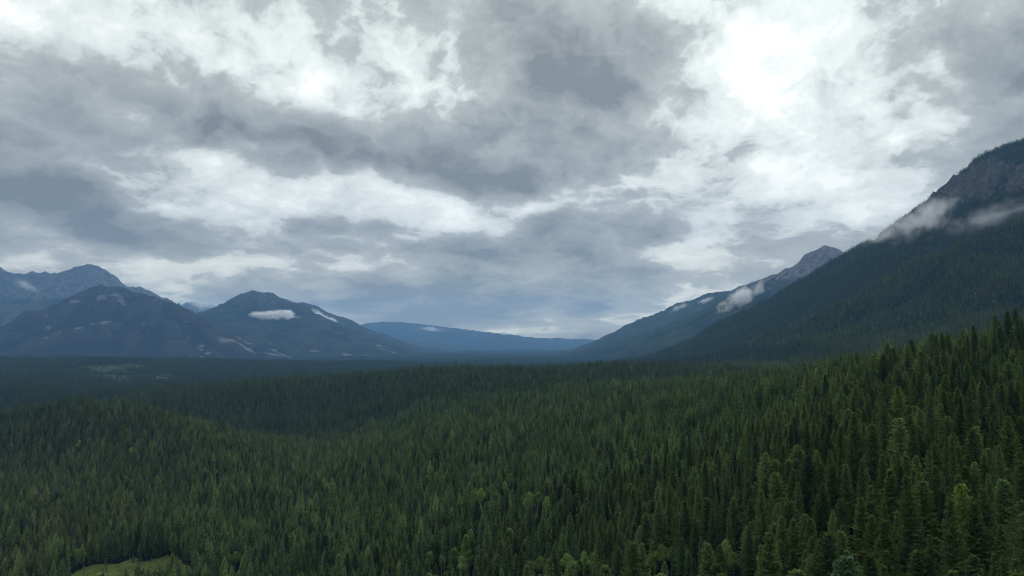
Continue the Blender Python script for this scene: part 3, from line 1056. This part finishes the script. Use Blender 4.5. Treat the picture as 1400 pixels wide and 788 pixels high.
SNAG_AT = [(868, 612, 640, 0, 1.0), (876, 622, 625, 1, 1.0), (884, 618, 630, 0, .9), (748, 612, 860, 1, .9), (468, 672, 830, 0, .9),
           (746, 722, 470, 1, .9), (1040, 604, 470, 0, .85), (925, 642, 480, 1, .8), (1085, 560, 520, 0, .9), (1215, 610, 340, 1, .8), (975, 700, 350, 0, .9), (690, 640, 700, 0, .9), (560, 640, 850, 1, .9), (820, 690, 440, 0, .85), (1290, 650, 265, 1, .95), (610, 600, 1050, 0, .9), (240, 700, 830, 1, .9), (178, 738, 700, 1, .8), (1340, 520, 380, 0, .8)]


def plant(px, py, Y, height):
    """a point of the hillside near (px, py, Y) where a tree of that height stands on the ground"""
    x, _, z = at(px, py, Y)
    best = None
    for yy in np.arange(Y * 0.7, Y * 1.4, 4.0):
        xx = ray(px, py).x * yy
        g = float(ground_z(np.array([xx]), np.array([yy]))[0])
        e = abs(at(px, py, yy)[2] - (g + height))
        if best is None or e < best[0]:
            best = (e, xx, yy, g)
    return best[1:]


def grow(name, crown_me, trunk_me, x, y, z, s, rot, tint, label, category, group, cname="crown", wid=1.0):
    e = link(name, None, label=label, category=category, group=group)
    e.empty_display_size = 1.0
    e.location = (x, y, z)
    e.rotation_euler = (0, 0, rot)
    e.scale = (s * wid, s * wid, s)
    link("trunk", trunk_me, e)
    c = link(cname, crown_me, e)
    c["tint"] = [float(v) for v in tint]
    return e


CLUMP = (["in the clump of pale-stemmed birches on the hillside"] * 4 + ["in the round birch thicket beside the pale-stemmed clump"] * 3 +
         ["in the bright thicket low on the hill"] * 5 + ["in the leafy thicket below the tall spruces"] * 5 +
         ["at the foot of the tall spruces on the slope"] * 5 + ["beside the boggy clearing"] * 2 + ["alone among the conifers on the low knoll"] * 9 + ["alone among the dark hillside conifers"] * 9)
BLAB = ["slender pale green birch",
        "small grey-green birch",
        "tall white-stemmed birch",
        "bushy light green broadleaf tree"]
pr = random.Random(9)
HB = [20, 17, 22, 14]
spots = []
for (px, py, Y, md, s), clump in zip(BROAD_AT, CLUMP):
    x, y, z = plant(px, py - (12 if py > 755 else 0), Y, HB[md] * s * 1.15)
    g = pr.uniform(1.15, 1.5)
    s *= 1.15
    grow("broadleaf_tree" if md == 3 else "birch_tree", BROAD[md][0], BROAD[md][1], x, y, z, s, pr.uniform(0, 6.28), (g, g, g * pr.uniform(.8, 1.1)),
         BLAB[md] + " " + clump, "tree", "pale broadleaf trees in the conifer forest")
    spots.append((x, y, 3.2 * s))
    # no conifer in front stands taller than the middle of its crown
    d0, a0_, mid_el = math.hypot(x, y), math.atan2(x, y), (z + HB[md] * s * 0.62 - CAM_H) / math.hypot(x, y)
    mass[(TR < d0) & (TR > d0 - 90) & (np.abs(TA - a0_) < 3.4 * s / d0 + 2.0 / d0) & ((TZ + TOP - CAM_H) / TR > mid_el)] = False
for sk, (px, py, Y, md, s) in enumerate(SNAG_AT):
    x, y, z = plant(px, py, Y, (24 + 2 * md) * s)
    grow("dead_tree", SNAG[md][0], SNAG[md][1], x, y, z, s, pr.uniform(0, 6.28), WHITE,
         ("taller " if md else "shorter ") + "bare grey dead conifer " + ("in the cluster of three snags on the hillside" if sk < 3 else
          "close to the boggy clearing" if px < 260 else "among the far hillside conifers" if Y > 600 else
          "on the near slope among tall firs" if px > 950 else "alone in the middle of the hillside"), "dead tree", "grey dead trees in the forest", "branches")
    spots.append((x, y, 2.2))
    spots.append((x * (y - 7) / y, y - 7, 2.2))
for x, y, r in spots:
    mass[np.hypot(TX - x, TY - y) < r] = False
single = by_size[mass[by_size]][:300]
mass[single] = False
CLAB = {0: ("spruce_tree", "drooping spruce"),
        1: ("spruce_tree", "broad-based spruce"),
        2: ("spruce_tree", "conical low-branched spruce"),
        3: ("fir_tree", "full-crowned dense fir"),
        4: ("fir_tree", "wide blunt-topped fir"),
        5: ("pine_tree", "bare-stemmed pine"),
        6: ("spruce_tree", "slender spire-like spruce")}


def tree_label(i):
    r_, g_, b_ = TINT[i]
    lum = float(g_)
    tone = "yellow-green" if r_ > 1.25 * b_ and lum > 1.1 else ("grey-green" if b_ > 1.12 * g_ or r_ > 1.12 * g_ else
           ("light green" if lum > 1.15 else ("dark green" if lum < 0.85 else "mid green")))
    size = "tall" if SC[i] > 0.98 else ("young short" if SC[i] < 0.6 else ("low" if SC[i] < 0.75 else "mid-height"))
    where = ("at the crest of the near wooded slope" if TR[i] > 430 else
             "well up the near wooded slope" if TR[i] > 300 else "low on the near wooded slope")
    return "%s %s %s %s" % (size, tone, CLAB[KIND[i]][1], where)


for i in single:
    k = KIND[i]
    nm, lb = CLAB[k][0], tree_label(i)
    st, H, cme, tme = NEAR[k]
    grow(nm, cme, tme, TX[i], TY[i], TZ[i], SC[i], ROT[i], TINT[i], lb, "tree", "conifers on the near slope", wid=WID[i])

# ---- the rest of the forest: one mass
mi = np.where(mass)[0]
pix = 27 * SC[mi] * FOC / TR[mi]
lod = np.where(pix > 46, 0, np.where(pix > 13, 1, 2))
pidx = np.array([PI[(int(l), int(k))] for l, k in zip(lod, KIND[mi])], dtype=np.int32)
bl = (rs.rand(len(mi)) < 0.010) & (lod > 0)
pidx[bl] = PI['broad']
me = bpy.data.meshes.new("conifer_forest")
me.vertices.add(len(mi))
me.vertices.foreach_set('co', np.stack([TX[mi], TY[mi], TZ[mi]], 1).astype(np.float32).ravel())
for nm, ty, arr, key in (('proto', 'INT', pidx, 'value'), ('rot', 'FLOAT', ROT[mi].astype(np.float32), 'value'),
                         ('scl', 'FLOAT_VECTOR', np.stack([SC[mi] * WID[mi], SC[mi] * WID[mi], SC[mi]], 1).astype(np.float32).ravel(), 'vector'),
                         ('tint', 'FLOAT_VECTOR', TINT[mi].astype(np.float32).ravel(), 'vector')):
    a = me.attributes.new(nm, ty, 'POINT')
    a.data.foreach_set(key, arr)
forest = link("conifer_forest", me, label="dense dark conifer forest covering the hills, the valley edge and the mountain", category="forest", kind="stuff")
ng = bpy.data.node_groups.new("forest", 'GeometryNodeTree')
ng.interface.new_socket("Geometry", in_out='INPUT', socket_type='NodeSocketGeometry')
ng.interface.new_socket("Geometry", in_out='OUTPUT', socket_type='NodeSocketGeometry')
gi, go = ng.nodes.new('NodeGroupInput'), ng.nodes.new('NodeGroupOutput')
ci = ng.nodes.new('GeometryNodeCollectionInfo')
ci.inputs['Collection'].default_value = protos
ci.inputs['Separate Children'].default_value = True
ci.inputs['Reset Children'].default_value = True
iop = ng.nodes.new('GeometryNodeInstanceOnPoints')
iop.inputs['Pick Instance'].default_value = True


def named(nm, ty):
    nd = ng.nodes.new('GeometryNodeInputNamedAttribute')
    nd.data_type = ty
    nd.inputs['Name'].default_value = nm
    return nd.outputs['Attribute']


cx_ = ng.nodes.new('ShaderNodeCombineXYZ')
ng.links.new(named('rot', 'FLOAT'), cx_.inputs[2])
ng.links.new(gi.outputs[0], iop.inputs['Points'])
ng.links.new(ci.outputs[0], iop.inputs['Instance'])
ng.links.new(named('proto', 'INT'), iop.inputs['Instance Index'])
ng.links.new(cx_.outputs[0], iop.inputs['Rotation'])
ng.links.new(named('scl', 'FLOAT_VECTOR'), iop.inputs['Scale'])
ng.links.new(iop.outputs[0], go.inputs[0])
md = forest.modifiers.new("forest", 'NODES')
md.node_group = ng
print("TREES", N, "mass", len(mi), "lod", np.bincount(lod), "singles", len(single))


# ---- the boggy clearing
def meadow():
    m, t = new_mat("bog_grass")
    pos = t.n('ShaderNodeNewGeometry').outputs['Position']
    n = t.noise(pos, 0.12, 6, 0.65)
    c = t.ramp(n, [(0.3, (0.070, 0.095, 0.026)), (0.5, (0.125, 0.150, 0.045)), (0.7, (0.18, 0.19, 0.07))])
    bp = t.n('ShaderNodeBump', ins={'Strength': 0.8, 'Distance': 0.8, 'Height': t.noise(pos, 0.6, 4, 0.7)})
    bs = t.n('ShaderNodeBsdfPrincipled', ins={'Base Color': c, 'Roughness': 0.95, 'Specular IOR Level': 0.0, 'Normal': bp.outputs[0]})
    t.n('ShaderNodeOutputMaterial', ins={0: bs.outputs[0]})
    return m


M_BOG = meadow()
u = np.linspace(-1.25, 1.25, 70)
U, Vv = np.meshgrid(u, u, indexing='ij')
mxx, myy = MEADOW[0] + U.ravel() * 62, MEADOW[1] + Vv.ravel() * 44
mzz = ground_z(mxx, myy) + 0.8
F = grid_faces(70, 70)
F = F[(meadow_d(mxx, myy) < 1.08)[F].all(1)]
link("meadow", shape_mesh("meadow", np.stack([mxx, myy, mzz], 1), F, M_BOG), label="small yellow-green boggy clearing among the trees",
     category="meadow", kind="structure")
# grassland on the far hill
gxx, gyy = np.meshgrid(np.linspace(-4000, -1800, 220), np.linspace(3400, 6000, 220), indexing='ij')
gxx, gyy = gxx.ravel(), gyy.ravel()
F = grid_faces(220, 220)
F = F[(pasture(gxx, gyy) > 0)[F].all(1)]
m2, t2 = new_mat("hill_pasture")
pos = t2.n('ShaderNodeNewGeometry').outputs['Position']
n = t2.noise(pos, 0.016, 6, 0.65)
c = t2.ramp(n, [(0.34, (0.028, 0.042, 0.020)), (0.52, (0.065, 0.085, 0.034)), (0.7, (0.115, 0.130, 0.055))])
bs = t2.n('ShaderNodeBsdfPrincipled', ins={'Base Color': c, 'Roughness': 0.95, 'Specular IOR Level': 0.0})
t2.n('ShaderNodeOutputMaterial', ins={0: bs.outputs[0]})
link("pasture", shape_mesh("pasture", np.stack([gxx, gyy, ground_z(gxx, gyy) + 3.0], 1), F, m2),
     label="light green open pasture on the low hill across the valley", category="pasture", kind="structure")


# ------------------------------------------------------------------ low clouds on the mountainsides
def cloud_material(name, dens, seed, soft=0.55, nscale=2.2, stretch=(1, 1, 1)):
    m, t = new_mat(name)
    pos = t.n('ShaderNodeTexCoord').outputs['Object']       # unit ball
    wv = t.vmath('ADD', t.vmath('MULTIPLY', pos, stretch), (seed * 3.1, seed * 1.7, seed * 5.3))
    wrp = t.vmath('SUBTRACT', t.noise(wv, nscale * 0.9, 4, 0.55, col=True), (0.5, 0.5, 0.5))
    p2 = t.vmath('ADD', pos, t.vmath('SCALE', wrp, 1.1))
    rad = t.vmath('LENGTH', p2)
    nz = t.noise(wv, nscale * 1.6, 6, 0.65)
    body = t.math('SUBTRACT', 0.55, rad)
    body = t.math('ADD', body, t.math('MULTIPLY', t.math('SUBTRACT', nz, 0.5), 2.2))
    d = t.smooth(body, 0.0, soft, 0.0, dens)
    rim = t.smooth(t.vmath('LENGTH', pos), 0.62, 0.98, 1.0, 0.0)
    d = t.math('MULTIPLY', d, rim)
    v = t.n('ShaderNodeVolumePrincipled', ins={'Color': (0.99, 0.99, 1.0, 1.0), 'Density': d, 'Anisotropy': 0.0})
    v.inputs['Density Attribute'].default_value = ""
    out = t.n('ShaderNodeOutputMaterial')
    t.link(v.outputs[0], out.inputs['Volume'])
    m.cycles.volume_step_rate = 0.35
    return m


def ball():
    """a puffy closed shell that bounds one cloud"""
    import bmesh
    bm = bmesh.new()
    bmesh.ops.create_icosphere(bm, subdivisions=3, radius=1.0)
    me = bpy.data.meshes.new("cloud")
    bm.to_mesh(me)
    bm.free()
    return me


BALL = ball()
CLOUDS = [  # px, py, Y, half sizes in px (across, up), depth in m, tilt deg, density, softness, label
    (1262, 298, 4150, 62, 24, 150, 27, 0.030, 1.0, "bright wisp of mist rising across the wooded mountain below its cliff"),
    (1218, 314, 4500, 56, 16, 170, 20, 0.013, 1.0, "thin veil of mist trailing off the mountain shoulder into the sky"),
    (1352, 298, 3900, 75, 17, 120, 17, 0.018, 1.1, "thin strip of mist lying behind the wooded front spur"),
    (1016, 405, 7600, 38, 11, 220, 28, 0.035, 0.7, "small white cloud clinging to the wooded spur below the rocky peak"),
    (380, 431, 12300, 36, 7, 260, -2, 0.030, 0.5, "flat white cloud bank lying across the cone-shaped mountain"),
    (438, 433, 15000, 24, 6, 260, -24, 0.022, 0.5, "white cloud on the dark shoulder behind the cone-shaped mountain"),
    (590, 450, 26500, 20, 3.5, 500, -6, 0.005, 0.5, "thin white cloud streak on the pale blue far range"),
    (688, 456, 27500, 12, 2.2, 500, -8, 0.004, 0.5, "faint short cloud streak on the pale blue far range"),
    (38, 392, 13800, 26, 7, 250, -26, 0.004, 0.7, "grey mist patch under the jagged bare range"),
    (928, 421, 12600, 15, 4, 250, 24, 0.007, 0.6, "small cloud shred on the hazy blue spur"),
    (965, 411, 12400, 15, 4, 250, 24, 0.007, 0.6, "cloud shred higher up the hazy blue spur"),
    (275, 417, 22500, 20, 5, 500, -14, 0.005, 0.5, "white cloud around the small peak between two mountains"),
    (455, 438, 15200, 9, 3.5, 220, -22, 0.007, 0.5, "tiny cloud shred low on the dark shoulder"),
]
for k, (px, py, Y, hx, hy, dp, tilt, dens, soft, lb) in enumerate(CLOUDS):
    me = BALL.copy()
    me.materials.append(cloud_material("cloud_vapour", dens, k + 1, soft, 2.0 if Y > 6000 else 3.0, (1.0, 1.0, max(0.35, 1.2 * hy / hx))))
    o = link("cloud", me, label=lb, category="cloud", group="low clouds on the mountainsides")
    o.location = at(px, py, Y)
    s = Y / FOC * 1.6
    o.scale = (hx * s, dp * 1.2, hy * s)
    o.rotation_euler = (0, -math.radians(tilt), 0)

# ------------------------------------------------------------------ the air
hx0, hx1, hy0, hy1, hz0, hz1 = -25000, 25000, -9500, 36500, -150, 2300
V = [(x, y, z) for x in (hx0, hx1) for y in (hy0, hy1) for z in (hz0, hz1)]
F = [(0, 1, 3, 2), (4, 6, 7, 5), (0, 4, 5, 1), (2, 3, 7, 6), (0, 2, 6, 4), (1, 5, 7, 3)]
m, t = new_mat("valley_air")
v = t.n('ShaderNodeVolumePrincipled', ins={'Color': (0.28, 0.57, 1.0, 1.0), 'Density': 3.2e-5, 'Anisotropy': 0.0})
v.inputs['Density Attribute'].default_value = ""
out = t.n('ShaderNodeOutputMaterial')
t.link(v.outputs[0], out.inputs['Volume'])
link("haze", shape_mesh("haze", V, F, m, smooth=False), label="pale blue haze filling the valley air", category="haze", kind="stuff")
